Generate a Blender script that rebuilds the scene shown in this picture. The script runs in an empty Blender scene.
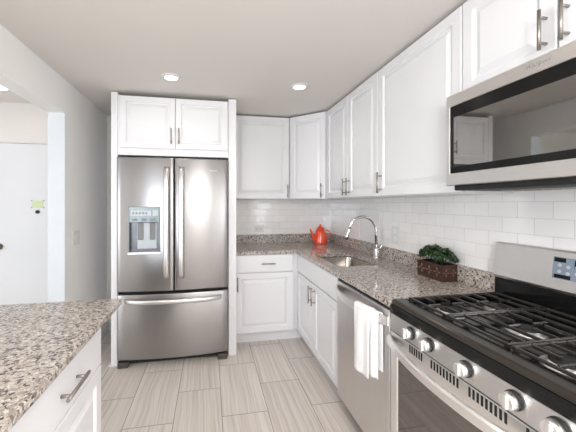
import bpy, bmesh, math, random
from mathutils import Vector, Matrix
random.seed(7)
SC = bpy.context.scene
COL = SC.collection
PI = math.pi

# ------------------------------------------------------------------ camera
cam_d = bpy.data.cameras.new('camera'); cam = bpy.data.objects.new('camera', cam_d); COL.objects.link(cam)
cam.location = (0, 0, 1.3638)
cam.rotation_euler = (PI/2, 0, -0.1828)
cam_d.sensor_fit = 'HORIZONTAL'; cam_d.sensor_width = 36.0
cam_d.lens = 36.0*298.59/576.0
cam_d.shift_x = (288-265.32)/576.0
cam_d.shift_y = -(216-203.64)/576.0
cam_d.clip_start = 0.02
SC.camera = cam

# ------------------------------------------------------------------ world, light, exposure
world = bpy.data.worlds.new('world'); SC.world = world; world.use_nodes = True
wn = world.node_tree.nodes; wl = world.node_tree.links; wn.clear()
w_out = wn.new('ShaderNodeOutputWorld'); w_bg = wn.new('ShaderNodeBackground')
w_bg.inputs[0].default_value = (0.80, 0.90, 1.0, 1); w_bg.inputs[1].default_value = 1.0
wl.new(w_bg.outputs[0], w_out.inputs[0])
SC.view_settings.view_transform = 'Standard'
SC.view_settings.look = 'None'
SC.view_settings.gamma = 1.0
SC.view_settings.use_curve_mapping = False
SC.view_settings.exposure = 0.03

def area(name, loc, rot, sx, sy, power, col):
    d = bpy.data.lights.new(name, 'AREA'); d.shape = 'RECTANGLE'; d.size = sx; d.size_y = sy
    d.energy = power; d.color = col
    o = bpy.data.objects.new(name, d); COL.objects.link(o); o.location = loc; o.rotation_euler = rot
    return o
# rear window daylight, then two unseen daylight lamps added as fill
area('daylight_area', (-1.95, -3.90, 1.20), (PI/2, 0, 0), 1.5, 1.0, 92, (0.84, 0.92, 1.0))
area('daylight_area', (-3.88, -0.4, 1.35), (PI/2, 0, -PI/2), 2.6, 1.5, 54, (0.90, 0.95, 1.0))  # unseen source added on the far left to brighten the right wall tiles
area('daylight_area', (1.42, -1.5, 1.40), (PI/2, 0, PI/2), 2.2, 1.5, 34, (0.96, 0.97, 1.0))  # unseen source added on the right to brighten the left wall

def spot(name, loc, power, col, r=0.05, angle=140):
    d = bpy.data.lights.new(name, 'SPOT'); d.energy = power; d.color = col; d.shadow_soft_size = r
    d.spot_size = math.radians(angle); d.spot_blend = 0.7
    o = bpy.data.objects.new(name, d); COL.objects.link(o); o.location = loc
    return o
WARM = (1.0, 0.92, 0.84)
H = 2.313
DOWN = [(-0.288, 2.329), (0.712, 2.329), (0.12, 1.15), (0.62, -0.2), (-0.3, -1.2), (-2.2, -1.2)]  # first two have fixtures; the other four are unseen, added for room light
for x, y in DOWN:
    spot('ceiling_spot', (x, y, H-0.03), 2.6 if y > 2 else 7.5, WARM)
# unseen fill lamp, added above and behind the camera to even the light
gd = bpy.data.lights.new('fill_globe', 'POINT'); gd.energy = 78; gd.color = (1.0, 0.98, 0.96); gd.shadow_soft_size = 0.38
go = bpy.data.objects.new('fill_globe', gd); COL.objects.link(go); go.location = (0.25, -0.75, H-0.42)

# ------------------------------------------------------------------ materials
def new_mat(name):
    m = bpy.data.materials.new(name); m.use_nodes = True
    nt = m.node_tree; b = nt.nodes['Principled BSDF']
    return m, nt, b
def N(nt, t, **kw):
    n = nt.nodes.new(t)
    for k, v in kw.items(): setattr(n, k, v)
    return n
def ramp(nt, stops, interp='LINEAR'):
    r = nt.nodes.new('ShaderNodeValToRGB'); r.color_ramp.interpolation = interp
    e = r.color_ramp.elements
    while len(e) < len(stops): e.new(0.5)
    for i, (p, c) in enumerate(stops):
        e[i].position = p; e[i].color = (*c, 1) if len(c) == 3 else c
    return r
def math_n(nt, op, a, b=None):
    n = nt.nodes.new('ShaderNodeMath'); n.operation = op
    for i, v in enumerate((a, b)):
        if v is None: continue
        if isinstance(v, (int, float)): n.inputs[i].default_value = v
        else: nt.links.new(v, n.inputs[i])
    return n.outputs[0]
def mixc(nt, fac, a, b):
    n = nt.nodes.new('ShaderNodeMix'); n.data_type = 'RGBA'
    for sock, v in ((n.inputs[0], fac), (n.inputs[6], a), (n.inputs[7], b)):
        if isinstance(v, (int, float)): sock.default_value = v
        elif isinstance(v, tuple): sock.default_value = (*v, 1)
        else: nt.links.new(v, sock)
    return n.outputs[2]

def paint(name, col, rough=0.5, var=0.015, scale=6.0, bump=0.0):
    m, nt, b = new_mat(name)
    g = N(nt, 'ShaderNodeNewGeometry')
    no = N(nt, 'ShaderNodeTexNoise'); no.inputs['Scale'].default_value = scale; no.inputs['Detail'].default_value = 3
    nt.links.new(g.outputs['Position'], no.inputs['Vector'])
    lo = tuple(max(0, c-var) for c in col); hi = tuple(min(1, c+var) for c in col)
    r = ramp(nt, [(0.3, lo), (0.7, hi)])
    nt.links.new(no.outputs['Fac'], r.inputs[0]); nt.links.new(r.outputs[0], b.inputs['Base Color'])
    b.inputs['Roughness'].default_value = rough
    if bump:
        n2 = N(nt, 'ShaderNodeTexNoise'); n2.inputs['Scale'].default_value = 180
        nt.links.new(g.outputs['Position'], n2.inputs['Vector'])
        bp = N(nt, 'ShaderNodeBump'); bp.inputs['Strength'].default_value = bump; bp.inputs['Distance'].default_value = 0.002
        nt.links.new(n2.outputs['Fac'], bp.inputs['Height']); nt.links.new(bp.outputs[0], b.inputs['Normal'])
    return m

def steel(name, col, rough, axis='Z', strength=0.025, aniso=0.0):
    m, nt, b = new_mat(name)
    g = N(nt, 'ShaderNodeNewGeometry'); mp = N(nt, 'ShaderNodeMapping')
    sc = {'X': (2, 160, 160), 'Y': (160, 2, 160), 'Z': (160, 160, 2)}[axis]
    mp.inputs['Scale'].default_value = sc
    nt.links.new(g.outputs['Position'], mp.inputs['Vector'])
    no = N(nt, 'ShaderNodeTexNoise'); no.inputs['Scale'].default_value = 3.0; no.inputs['Detail'].default_value = 2
    nt.links.new(mp.outputs[0], no.inputs['Vector'])
    r = ramp(nt, [(0.3, tuple(c*(1-strength) for c in col)), (0.7, tuple(min(1, c*(1+strength)) for c in col))])
    nt.links.new(no.outputs['Fac'], r.inputs[0]); nt.links.new(r.outputs[0], b.inputs['Base Color'])
    rr = ramp(nt, [(0.3, (rough*0.985,)*3), (0.7, (rough*1.015,)*3)])
    nt.links.new(no.outputs['Fac'], rr.inputs[0]); nt.links.new(rr.outputs[0], b.inputs['Roughness'])
    b.inputs['Metallic'].default_value = 1.0
    if aniso:
        tg = N(nt, 'ShaderNodeTangent'); tg.direction_type = 'RADIAL'; tg.axis = 'Z'
        nt.links.new(tg.outputs[0], b.inputs['Tangent']); b.inputs['Anisotropic'].default_value = aniso; b.inputs['Anisotropic Rotation'].default_value = 0.25
    return m

def plain(name, col, rough=0.5, metal=0.0, coat=0.0):
    m = paint(name, col, rough, var=min(0.01, min(col)*0.2), scale=25)
    b = m.node_tree.nodes['Principled BSDF']; b.inputs['Metallic'].default_value = metal
    b.inputs['Coat Weight'].default_value = coat
    return m

def emis(name, col, s):
    m, nt, b = new_mat(name)
    b.inputs['Base Color'].default_value = (0.9, 0.9, 0.9, 1)
    b.inputs['Emission Color'].default_value = (*col, 1); b.inputs['Emission Strength'].default_value = s
    return m

def granite(name):
    m, nt, b = new_mat(name)
    g = N(nt, 'ShaderNodeNewGeometry'); P = g.outputs['Position']
    nz = N(nt, 'ShaderNodeTexNoise'); nz.inputs['Scale'].default_value = 80; nz.inputs['Detail'].default_value = 2
    nt.links.new(P, nz.inputs['Vector'])
    ad = N(nt, 'ShaderNodeVectorMath'); ad.operation = 'MULTIPLY_ADD'
    nt.links.new(nz.outputs['Color'], ad.inputs[0]); ad.inputs[1].default_value = (0.012, 0.012, 0.012); nt.links.new(P, ad.inputs[2])
    v = N(nt, 'ShaderNodeTexVoronoi'); v.inputs['Scale'].default_value = 118; v.inputs['Randomness'].default_value = 1
    nt.links.new(ad.outputs[0], v.inputs['Vector'])
    sp = N(nt, 'ShaderNodeSeparateColor'); nt.links.new(v.outputs['Color'], sp.inputs[0])
    r1 = ramp(nt, [(0.0, (0.065, 0.056, 0.052)), (0.09, (0.18, 0.15, 0.13)), (0.21, (0.34, 0.29, 0.25)), (0.42, (0.46, 0.405, 0.36)),
                   (0.70, (0.53, 0.47, 0.42)), (0.90, (0.66, 0.61, 0.56))], 'CONSTANT')
    nt.links.new(sp.outputs[0], r1.inputs[0])
    n2 = N(nt, 'ShaderNodeTexNoise'); n2.inputs['Scale'].default_value = 240; n2.inputs['Detail'].default_value = 2
    nt.links.new(P, n2.inputs['Vector'])
    dk = ramp(nt, [(0.36, (1, 1, 1)), (0.42, (0, 0, 0))]); nt.links.new(n2.outputs['Fac'], dk.inputs[0])
    c1 = mixc(nt, math_n(nt, 'MULTIPLY', dk.outputs[0], 0.7), r1.outputs[0], (0.12, 0.105, 0.10))
    n3 = N(nt, 'ShaderNodeTexNoise'); n3.inputs['Scale'].default_value = 120
    nt.links.new(P, n3.inputs['Vector'])
    lt = ramp(nt, [(0.60, (0, 0, 0)), (0.66, (1, 1, 1))]); nt.links.new(n3.outputs['Fac'], lt.inputs[0])
    c2 = mixc(nt, math_n(nt, 'MULTIPLY', lt.outputs[0], 0.4), c1, (0.72, 0.69, 0.66))
    nt.links.new(c2, b.inputs['Base Color'])
    b.inputs['Roughness'].default_value = 0.12
    return m

def floor_tile(name):
    m, nt, b = new_mat(name)
    g = N(nt, 'ShaderNodeNewGeometry'); s = N(nt, 'ShaderNodeSeparateXYZ'); nt.links.new(g.outputs['Position'], s.inputs[0])
    X, Y = s.outputs[0], s.outputs[1]
    u = math_n(nt, 'ADD', Y, -1.93+0.305+0.61*20); v = math_n(nt, 'ADD', X, -0.075+0.6*20)
    cx = N(nt, 'ShaderNodeCombineXYZ'); nt.links.new(u, cx.inputs[0]); nt.links.new(v, cx.inputs[1])
    br = N(nt, 'ShaderNodeTexBrick'); nt.links.new(cx.outputs[0], br.inputs['Vector'])
    br.offset = 0.5; br.offset_frequency = 2
    for k, val in (('Scale', 1.0), ('Mortar Size', 0.0022), ('Mortar Smooth', 0.1), ('Bias', 0.0), ('Brick Width', 0.61), ('Row Height', 0.30)):
        br.inputs[k].default_value = val
    br.inputs['Color1'].default_value = (0, 0, 0, 1); br.inputs['Color2'].default_value = (1, 1, 1, 1); br.inputs['Mortar'].default_value = (0.5, 0.5, 0.5, 1)
    # wavy striations running along each tile
    rnd = math_n(nt, 'MULTIPLY', br.outputs['Color'], 37.0)
    wv = N(nt, 'ShaderNodeTexNoise'); wv.noise_dimensions = '3D'; wv.inputs['Scale'].default_value = 2.5; wv.inputs['Detail'].default_value = 1
    cw = N(nt, 'ShaderNodeCombineXYZ'); nt.links.new(math_n(nt, 'MULTIPLY', X, 1.5), cw.inputs[0]); nt.links.new(Y, cw.inputs[1]); nt.links.new(rnd, cw.inputs[2])
    nt.links.new(cw.outputs[0], wv.inputs['Vector'])
    xs = math_n(nt, 'ADD', X, math_n(nt, 'MULTIPLY', wv.outputs['Fac'], 0.045))
    c3 = N(nt, 'ShaderNodeCombineXYZ'); nt.links.new(math_n(nt, 'MULTIPLY', xs, 75.0), c3.inputs[0])
    nt.links.new(math_n(nt, 'MULTIPLY', Y, 1.1), c3.inputs[1]); nt.links.new(rnd, c3.inputs[2])
    st = N(nt, 'ShaderNodeTexNoise'); st.inputs['Scale'].default_value = 1.0; st.inputs['Detail'].default_value = 3; st.inputs['Roughness'].default_value = 0.6
    nt.links.new(c3.outputs[0], st.inputs['Vector'])
    r = ramp(nt, [(0.28, (0.54, 0.475, 0.43)), (0.46, (0.66, 0.60, 0.55)), (0.60, (0.74, 0.685, 0.635)), (0.74, (0.79, 0.74, 0.69))])
    nt.links.new(st.outputs['Fac'], r.inputs[0])
    tone = mixc(nt, math_n(nt, 'MULTIPLY', br.outputs['Color'], 0.14), r.outputs[0], (0.50, 0.45, 0.41))
    c = mixc(nt, br.outputs['Fac'], tone, (0.23, 0.20, 0.175))
    nt.links.new(c, b.inputs['Base Color'])
    b.inputs['Roughness'].default_value = 0.38
    bp = N(nt, 'ShaderNodeBump'); bp.inputs['Strength'].default_value = 0.5; bp.inputs['Distance'].default_value = 0.001; bp.invert = True
    nt.links.new(br.outputs['Fac'], bp.inputs['Height']); nt.links.new(bp.outputs[0], b.inputs['Normal'])
    return m

def subway(name, axis):
    m, nt, b = new_mat(name)
    g = N(nt, 'ShaderNodeNewGeometry'); s = N(nt, 'ShaderNodeSeparateXYZ'); nt.links.new(g.outputs['Position'], s.inputs[0])
    A = s.outputs[0 if axis == 'X' else 1]; Z = s.outputs[2]
    u = math_n(nt, 'ADD', A, -1.116+0.1524*20.5); v = math_n(nt, 'ADD', Z, -1.373+0.0762*40)
    cx = N(nt, 'ShaderNodeCombineXYZ'); nt.links.new(u, cx.inputs[0]); nt.links.new(v, cx.inputs[1])
    br = N(nt, 'ShaderNodeTexBrick'); nt.links.new(cx.outputs[0], br.inputs['Vector'])
    br.offset = 0.5; br.offset_frequency = 2
    for k, val in (('Scale', 1.0), ('Mortar Size', 0.0010), ('Mortar Smooth', 0.2), ('Bias', 0.0), ('Brick Width', 0.1524), ('Row Height', 0.0762)):
        br.inputs[k].default_value = val
    br.inputs['Color1'].default_value = (0, 0, 0, 1); br.inputs['Color2'].default_value = (1, 1, 1, 1); br.inputs['Mortar'].default_value = (0.5, 0.5, 0.5, 1)
    tile = mixc(nt, br.outputs['Color'], (0.885, 0.865, 0.855), (0.92, 0.90, 0.89))
    c = mixc(nt, br.outputs['Fac'], tile, (0.66, 0.645, 0.63))
    nt.links.new(c, b.inputs['Base Color'])
    b.inputs['Roughness'].default_value = 0.05
    # each tile sits at its own slight tilt, edges roll into the joint
    wn_ = N(nt, 'ShaderNodeTexNoise'); wn_.inputs['Scale'].default_value = 7.0; wn_.inputs['Detail'].default_value = 1
    nt.links.new(g.outputs['Position'], wn_.inputs['Vector'])
    hgt = math_n(nt, 'SUBTRACT', math_n(nt, 'MULTIPLY', wn_.outputs['Fac'], 0.8), math_n(nt, 'MULTIPLY', br.outputs['Fac'], 0.7))
    bp = N(nt, 'ShaderNodeBump'); bp.inputs['Strength'].default_value = 0.7; bp.inputs['Distance'].default_value = 0.0015
    nt.links.new(hgt, bp.inputs['Height'])
    wh = N(nt, 'ShaderNodeTexWhiteNoise'); wh.noise_dimensions = '1D'; nt.links.new(br.outputs['Color'], wh.inputs['W'])
    t1 = N(nt, 'ShaderNodeVectorMath'); t1.operation = 'SUBTRACT'; nt.links.new(wh.outputs['Color'], t1.inputs[0]); t1.inputs[1].default_value = (0.5, 0.5, 0.5)
    t2 = N(nt, 'ShaderNodeVectorMath'); t2.operation = 'MULTIPLY_ADD'; nt.links.new(t1.outputs[0], t2.inputs[0]); t2.inputs[1].default_value = (0.035, 0.035, 0.035); nt.links.new(bp.outputs[0], t2.inputs[2])
    t3 = N(nt, 'ShaderNodeVectorMath'); t3.operation = 'NORMALIZE'; nt.links.new(t2.outputs[0], t3.inputs[0]); nt.links.new(t3.outputs[0], b.inputs['Normal'])
    b.inputs['Specular IOR Level'].default_value = 0.75
    return m

M = {}
M['cab'] = paint('white_cabinet_paint', (0.79, 0.785, 0.80), 0.30, 0.008)
M['wall'] = paint('wall_paint', (0.89, 0.88, 0.86), 0.7, 0.008, 3, 0.05)
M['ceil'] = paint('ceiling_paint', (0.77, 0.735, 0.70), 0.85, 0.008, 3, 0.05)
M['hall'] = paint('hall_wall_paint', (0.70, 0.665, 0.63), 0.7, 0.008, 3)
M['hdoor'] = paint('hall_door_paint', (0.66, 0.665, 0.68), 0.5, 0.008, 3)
M['trim'] = paint('white_trim_paint', (0.82, 0.83, 0.84), 0.4, 0.008)
M['jamb'] = paint('pale_blue_grey_trim', (0.60, 0.63, 0.66), 0.45, 0.008)
M['gran'] = granite('speckled_granite')
M['floor'] = floor_tile('striated_floor_tile')
M['subX'] = subway('subway_tile_back', 'X'); M['subY'] = subway('subway_tile_right', 'Y')
M['ss'] = steel('brushed_steel', (0.385, 0.375, 0.375), 0.28, 'Z', 0.006, 0.8)
M['ssy'] = steel('brushed_steel_long', (0.78, 0.765, 0.75), 0.30, 'Y')
M['ssh'] = steel('handle_steel', (0.80, 0.79, 0.78), 0.34, 'Z')
M['ssl'] = steel('pale_steel', (0.92, 0.91, 0.90), 0.34, 'Y')
M['dw'] = steel('dishwasher_steel', (0.72, 0.70, 0.69), 0.36, 'Z')
M['sink'] = steel('sink_steel', (0.36, 0.33, 0.30), 0.22, 'X')
M['nick'] = steel('brushed_nickel', (0.38, 0.35, 0.325), 0.32, 'Z')
M['chrome'] = plain('chrome', (0.80, 0.80, 0.81), 0.06, 1.0)
M['black'] = plain('black_enamel', (0.006, 0.006, 0.006), 0.14)
M['black'].node_tree.nodes['Principled BSDF'].inputs['Specular IOR Level'].default_value = 0.28
M['matblk'] = plain('matte_black', (0.010, 0.010, 0.010), 0.6)
M['iron'] = plain('cast_iron', (0.026, 0.023, 0.021), 0.25)
M['dkss'] = steel('dark_cooktop_steel', (0.10, 0.088, 0.078), 0.25, 'Y')
M['glass'] = plain('tinted_mirror_glass', (0.30, 0.29, 0.28), 0.03, 1.0)
M['ovglass'] = plain('oven_window_glass', (0.24, 0.225, 0.215), 0.04, 1.0)
M['gap'] = plain('dark_gap', (0.02, 0.02, 0.02), 0.8)
M['grey'] = plain('grey_plastic', (0.20, 0.20, 0.21), 0.45)
M['foot'] = plain('taupe_plastic', (0.075, 0.058, 0.052), 0.5)
M['orange'] = plain('orange_enamel', (0.88, 0.085, 0.030), 0.18, 0, 0.6)
M['towel'] = paint('white_cotton', (0.84, 0.83, 0.83), 0.95, 0.02, 60, 0.3)
M['wood'] = paint('dark_carved_wood', (0.045, 0.018, 0.013), 0.40, 0.012, 35)
M['woodl'] = paint('pale_rubbed_wood', (0.15, 0.085, 0.065), 0.55, 0.03, 35)
M['soil'] = plain('soil', (0.03, 0.02, 0.015), 0.9)
M['plate'] = plain('white_plastic_plate', (0.74, 0.73, 0.71), 0.35)
M['gloss'] = plain('glossy_white_panel', (0.88, 0.865, 0.86), 0.1)
M['slot'] = plain('dark_slot', (0.10, 0.10, 0.10), 0.6)
M['green'] = plain('pale_green_card', (0.56, 0.66, 0.38), 0.6)
M['lamp'] = emis('lamp_glow', (1.0, 0.93, 0.82), 6.0)
M['bead'] = plain('grey_bead', (0.35, 0.34, 0.33), 0.4, 0.6)
M['lcd'] = plain('pale_display', (0.15, 0.21, 0.21), 0.2)
M['disp'] = plain('blue_grey_display', (0.22, 0.27, 0.34), 0.25)
M['btn'] = plain('pale_button', (0.46, 0.50, 0.53), 0.3)
M['cav'] = plain('dispenser_recess', (0.13, 0.135, 0.145), 0.3, 0.4)
m, nt, b = new_mat('leaf_green')
g = N(nt, 'ShaderNodeNewGeometry')
r = ramp(nt, [(0.0, (0.005, 0.016, 0.005)), (0.6, (0.016, 0.045, 0.012)), (1.0, (0.075, 0.14, 0.035))])
nt.links.new(g.outputs['Random Per Island'], r.inputs[0]); nt.links.new(r.outputs[0], b.inputs['Base Color']); b.inputs['Roughness'].default_value = 0.45
M['leaf'] = m

# ------------------------------------------------------------------ mesh helpers
ORG = {}
def root_of(p):
    while p is not None and p.parent is not None: p = p.parent
    return p
class MB:
    def __init__(s): s.bm = bmesh.new()
    def box(s, a, c, bev=0.0, seg=2):
        x0, x1 = sorted((a[0], c[0])); y0, y1 = sorted((a[1], c[1])); z0, z1 = sorted((a[2], c[2]))
        t = bmesh.new(); r = bmesh.ops.create_cube(t, size=1.0)
        for v in r['verts']:
            v.co = Vector(((x0+x1)/2+v.co.x*(x1-x0), (y0+y1)/2+v.co.y*(y1-y0), (z0+z1)/2+v.co.z*(z1-z0)))
        if bev > 0:
            bev = min(bev, 0.45*min(x1-x0, y1-y0, z1-z0))
            bmesh.ops.bevel(t, geom=t.edges[:], offset=bev, segments=seg, profile=0.5, affect='EDGES')
        s.merge(t); return s
    def merge(s, t, mat=None):
        mp = {}
        for v in t.verts: mp[v] = s.bm.verts.new(mat @ v.co if mat else v.co)
        for f in t.faces:
            try:
                nf = s.bm.faces.new([mp[v] for v in f.verts]); nf.smooth = f.smooth
            except ValueError: pass
        t.free()
    def cyl(s, p0, p1, r0, r1=None, n=20, caps=True, smooth=True):
        r1 = r0 if r1 is None else r1
        p0 = Vector(p0); p1 = Vector(p1); d = (p1-p0).normalized()
        a = Vector((0, 0, 1)) if abs(d.z) < 0.9 else Vector((1, 0, 0))
        e1 = d.cross(a).normalized(); e2 = d.cross(e1)
        A = [s.bm.verts.new(p0+(e1*math.cos(2*PI*i/n)+e2*math.sin(2*PI*i/n))*r0) for i in range(n)]
        B = [s.bm.verts.new(p1+(e1*math.cos(2*PI*i/n)+e2*math.sin(2*PI*i/n))*r1) for i in range(n)]
        for i in range(n):
            f = s.bm.faces.new((A[i], A[(i+1) % n], B[(i+1) % n], B[i])); f.smooth = smooth
        if caps: s.bm.faces.new(A[::-1]); s.bm.faces.new(B)
        return s
    def tube(s, pts, rad, n=14, caps=True, prof=None):
        """sweep a round (or given 2-D) profile along a path"""
        pts = [Vector(p) for p in pts]; k = len(pts)
        rads = rad if isinstance(rad, (list, tuple)) else [rad]*k
        t0 = (pts[1]-pts[0]).normalized()
        a = Vector((0, 0, 1)) if abs(t0.z) < 0.9 else Vector((1, 0, 0))
        e1 = t0.cross(a).normalized(); rings = []
        for i, p in enumerate(pts):
            t = (pts[min(i+1, k-1)]-pts[max(i-1, 0)]).normalized()
            e1 = (e1-t*e1.dot(t)).normalized(); e2 = t.cross(e1)
            if prof: ring = [s.bm.verts.new(p+e1*q[0]*rads[i]+e2*q[1]*rads[i]) for q in prof]
            else: ring = [s.bm.verts.new(p+(e1*math.cos(2*PI*j/n)+e2*math.sin(2*PI*j/n))*rads[i]) for j in range(n)]
            rings.append(ring)
        n = len(rings[0])
        for a_, b_ in zip(rings, rings[1:]):
            for j in range(n):
                f = s.bm.faces.new((a_[j], a_[(j+1) % n], b_[(j+1) % n], b_[j])); f.smooth = not prof
        if caps: s.bm.faces.new(rings[0][::-1]); s.bm.faces.new(rings[-1])
        return s
    def lathe(s, c, prof, n=32, sx=1, sy=1):
        c = Vector(c); rings = []
        for r_, z in prof:
            if r_ < 1e-6: rings.append([s.bm.verts.new(c+Vector((0, 0, z)))])
            else: rings.append([s.bm.verts.new(c+Vector((sx*r_*math.cos(2*PI*i/n), sy*r_*math.sin(2*PI*i/n), z))) for i in range(n)])
        for A, B in zip(rings, rings[1:]):
            for i in range(n):
                j = (i+1) % n
                vs = [A[i % len(A)], A[j % len(A)], B[j % len(B)], B[i % len(B)]]
                u = []
                for v in vs:
                    if v not in u: u.append(v)
                if len(u) > 2:
                    f = s.bm.faces.new(u); f.smooth = True
        return s
    def prism(s, poly, ax, lo, hi):
        """extrude a 2-D polygon along axis ax"""
        def P(q, t):
            return {'X': (t, q[0], q[1]), 'Y': (q[0], t, q[1]), 'Z': (q[0], q[1], t)}[ax]
        A = [s.bm.verts.new(P(q, lo)) for q in poly]; B = [s.bm.verts.new(P(q, hi)) for q in poly]
        n = len(poly)
        for i in range(n): s.bm.faces.new((A[i], A[(i+1) % n], B[(i+1) % n], B[i]))
        s.bm.faces.new(A[::-1]); s.bm.faces.new(B); return s
    def grid(s, fn, nu, nv, smooth=True):
        V = [[s.bm.verts.new(fn(i/nu, j/nv)) for j in range(nv+1)] for i in range(nu+1)]
        for i in range(nu):
            for j in range(nv):
                f = s.bm.faces.new((V[i][j], V[i+1][j], V[i+1][j+1], V[i][j+1])); f.smooth = smooth
        return V
    def door(s, O, u, n, w, h, t=0.02, fr=0.058, raised=True):
        """raised-panel door: O lower corner on its back plane, u along its width, n outward"""
        O = Vector(O); u = Vector(u).normalized(); n = Vector(n).normalized(); z = Vector((0, 0, 1))
        def ring(ins, d):
            return [s.bm.verts.new(O+u*a+z*c+n*d) for a, c in ((ins, ins), (w-ins, ins), (w-ins, h-ins), (ins, h-ins))]
        spec = [(0.0, 0.0), (0.0, t-0.004), (0.0015, t-0.001), (0.005, t)]
        if raised: spec += [(fr-0.006, t), (fr-0.002, t-0.0025), (fr+0.002, t-0.011), (fr+0.009, t-0.012), (fr+0.032, t-0.002), (fr+0.035, t-0.001)]
        R = [ring(*q) for q in spec]
        for A, B in zip(R, R[1:]):
            for i in range(4): s.bm.faces.new((A[i], A[(i+1) % 4], B[(i+1) % 4], B[i]))
        s.bm.faces.new(R[-1]); s.bm.faces.new(R[0][::-1]); return s
    def build(s, name, mat, parent=None, smooth=None):
        bmesh.ops.recalc_face_normals(s.bm, faces=s.bm.faces[:])
        me = bpy.data.meshes.new(name); rt = root_of(parent)
        off = Vector(rt.location) if rt is not None else None
        if off is not None:
            for v in s.bm.verts: v.co -= off
        s.bm.to_mesh(me); s.bm.free()
        me.materials.append(M[mat] if isinstance(mat, str) else mat)
        o = bpy.data.objects.new(name, me); COL.objects.link(o)
        if parent is not None: o.parent = parent
        return o
def B(a, c, bev=0.0): return MB().box(a, c, bev)

def thing(name, loc, label, cat, group=None):
    o = bpy.data.objects.new(name, None); COL.objects.link(o); o.location = loc
    o.empty_display_size = 0.1
    o['label'] = label; o['category'] = cat
    if group: o['group'] = group
    return o
def tag(o, label, cat, group=None):
    o['label'] = label; o['category'] = cat
    if group: o['group'] = group
    return o
def base_origin(o):
    """put the origin of a one-mesh thing at its base"""
    me = o.data; n = len(me.vertices)
    xs = [v.co for v in me.vertices]
    c = Vector((sum(v.x for v in xs)/n, sum(v.y for v in xs)/n, min(v.z for v in xs)))
    me.transform(Matrix.Translation(-c)); o.location = c
    return o
def struct(name, mb, mat):
    o = mb.build(name, mat); o['kind'] = 'structure'; return o

def pull(parent, c, axis, out, L=0.14, stand=0.032, r=0.0058, name='handle', mat='nick'):
    """bar pull: c = middle of bar footprint on the door face, axis = bar direction, out = outward"""
    c = Vector(c); axis = Vector(axis).normalized(); out = Vector(out).normalized(); mb = MB()
    k = c+out*stand
    mb.cyl(k-axis*L/2, k+axis*L/2, r, n=16)
    for sg in (-1, 1):
        q = c+axis*sg*(L/2-0.025)
        mb.cyl(q-out*0.001, q+out*stand, r*0.85, n=12)
    return mb.build(name, mat, parent)

def text_mesh(name, body, size, mat, parent, loc, rot, shear=0.0, extr=0.0006):
    cu = bpy.data.curves.new('txt', 'FONT'); cu.body = body; cu.size = size; cu.extrude = extr
    cu.align_x = 'CENTER'; cu.align_y = 'CENTER'; cu.shear = shear
    to = bpy.data.objects.new('txt', cu); COL.objects.link(to)
    bpy.context.view_layer.update()
    dg = bpy.context.evaluated_depsgraph_get()
    me = bpy.data.meshes.new_from_object(to.evaluated_get(dg))
    bpy.data.objects.remove(to); bpy.data.curves.remove(cu)
    rt = root_of(parent)
    mw = Matrix.Translation(Vector(loc)-Vector(rt.location)) @ rot.to_4x4()
    me.transform(mw); me.materials.clear(); me.materials.append(M[mat])
    o = bpy.data.objects.new(name, me); COL.objects.link(o); o.parent = parent
    return o

# ------------------------------------------------------------------ room
XR, YB, XL = 1.462, 3.460, -1.09
struct('floor', B((-4.1, -4.1, -0.1), (1.56, 3.56, 0)), 'floor')
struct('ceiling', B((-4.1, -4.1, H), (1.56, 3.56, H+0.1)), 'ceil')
struct('wall_back', B((-1.206, YB, 0), (1.56, YB+0.1, H)), 'wall')
rwl = MB(); rwl.box((XR, -4.0, 0), (XR+0.1, -2.6, H)); rwl.box((XR, -0.4, 0), (XR+0.1, YB, H)); rwl.box((XR, -2.6, 0), (XR+0.1, -0.4, 0.65)); rwl.box((XR, -2.6, 2.15), (XR+0.1, -0.4, H))
struct('wall_right', rwl, 'wall')
fr = MB()
for y in (-2.6, -1.525, -0.45): fr.box((XR-0.01, y, 0.65), (XR+0.06, y+0.05, 2.15))
for z in (0.65, 2.10): fr.box((XR-0.01, -2.6, z), (XR+0.06, -0.4, z+0.05))
struct('added_window', fr, 'trim')  # unseen window and its opening, added to brighten the left wall
# left wall with the hall doorway, widened out of view for fill light
lw = MB()
lw.box((-1.206, 2.52, 0), (XL, YB, H)); lw.box((-1.206, -1.0, 2.055), (XL, 2.52, H)); lw.box((-1.206, -1.1, 0), (XL, -1.0, H))
struct('wall_left', lw, 'wall')
struct('trim_1', B((-1.2065, 2.516, 0), (XL+0.0005, 2.5205, 2.055), 0.001), 'jamb')      # painted jamb of the doorway
# living area behind the camera
rw = MB()
rw.box((-4.0, -4.1, 0), (1.56, -4.0, 0.62)); rw.box((-4.0, -4.1, 2.18), (1.56, -4.0, H))
rw.box((-4.0, -4.1, 0.62), (-2.68, -4.0, 2.18)); rw.box((-1.18, -4.1, 0.62), (1.56, -4.0, 2.18))
struct('wall_rear', rw, 'wall')
fr = MB()
for x in (-2.73, -1.18): fr.box((x, -4.06, 0.62), (x+0.05, -3.99, 2.18))
for z in (0.62, 2.13): fr.box((-2.68, -4.06, z), (-1.18, -3.99, z+0.05))
struct('window_1', fr, 'trim')
fl = MB()
fl.box((-4.1, -4.1, 0), (-4.0, 3.56, 0.5)); fl.box((-4.1, -4.1, 2.15), (-4.0, 3.56, H))
fl.box((-4.1, -4.1, 0.5), (-4.0, -1.75, 2.15)); fl.box((-4.1, 0.95, 0.5), (-4.0, 3.56, 2.15))  # unseen opening, added where the far-left fill daylight comes in
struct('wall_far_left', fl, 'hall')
struct('wall_hall', B((-4.0, 3.19, 0), (-1.206, 3.29, H)), 'hall')
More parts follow.
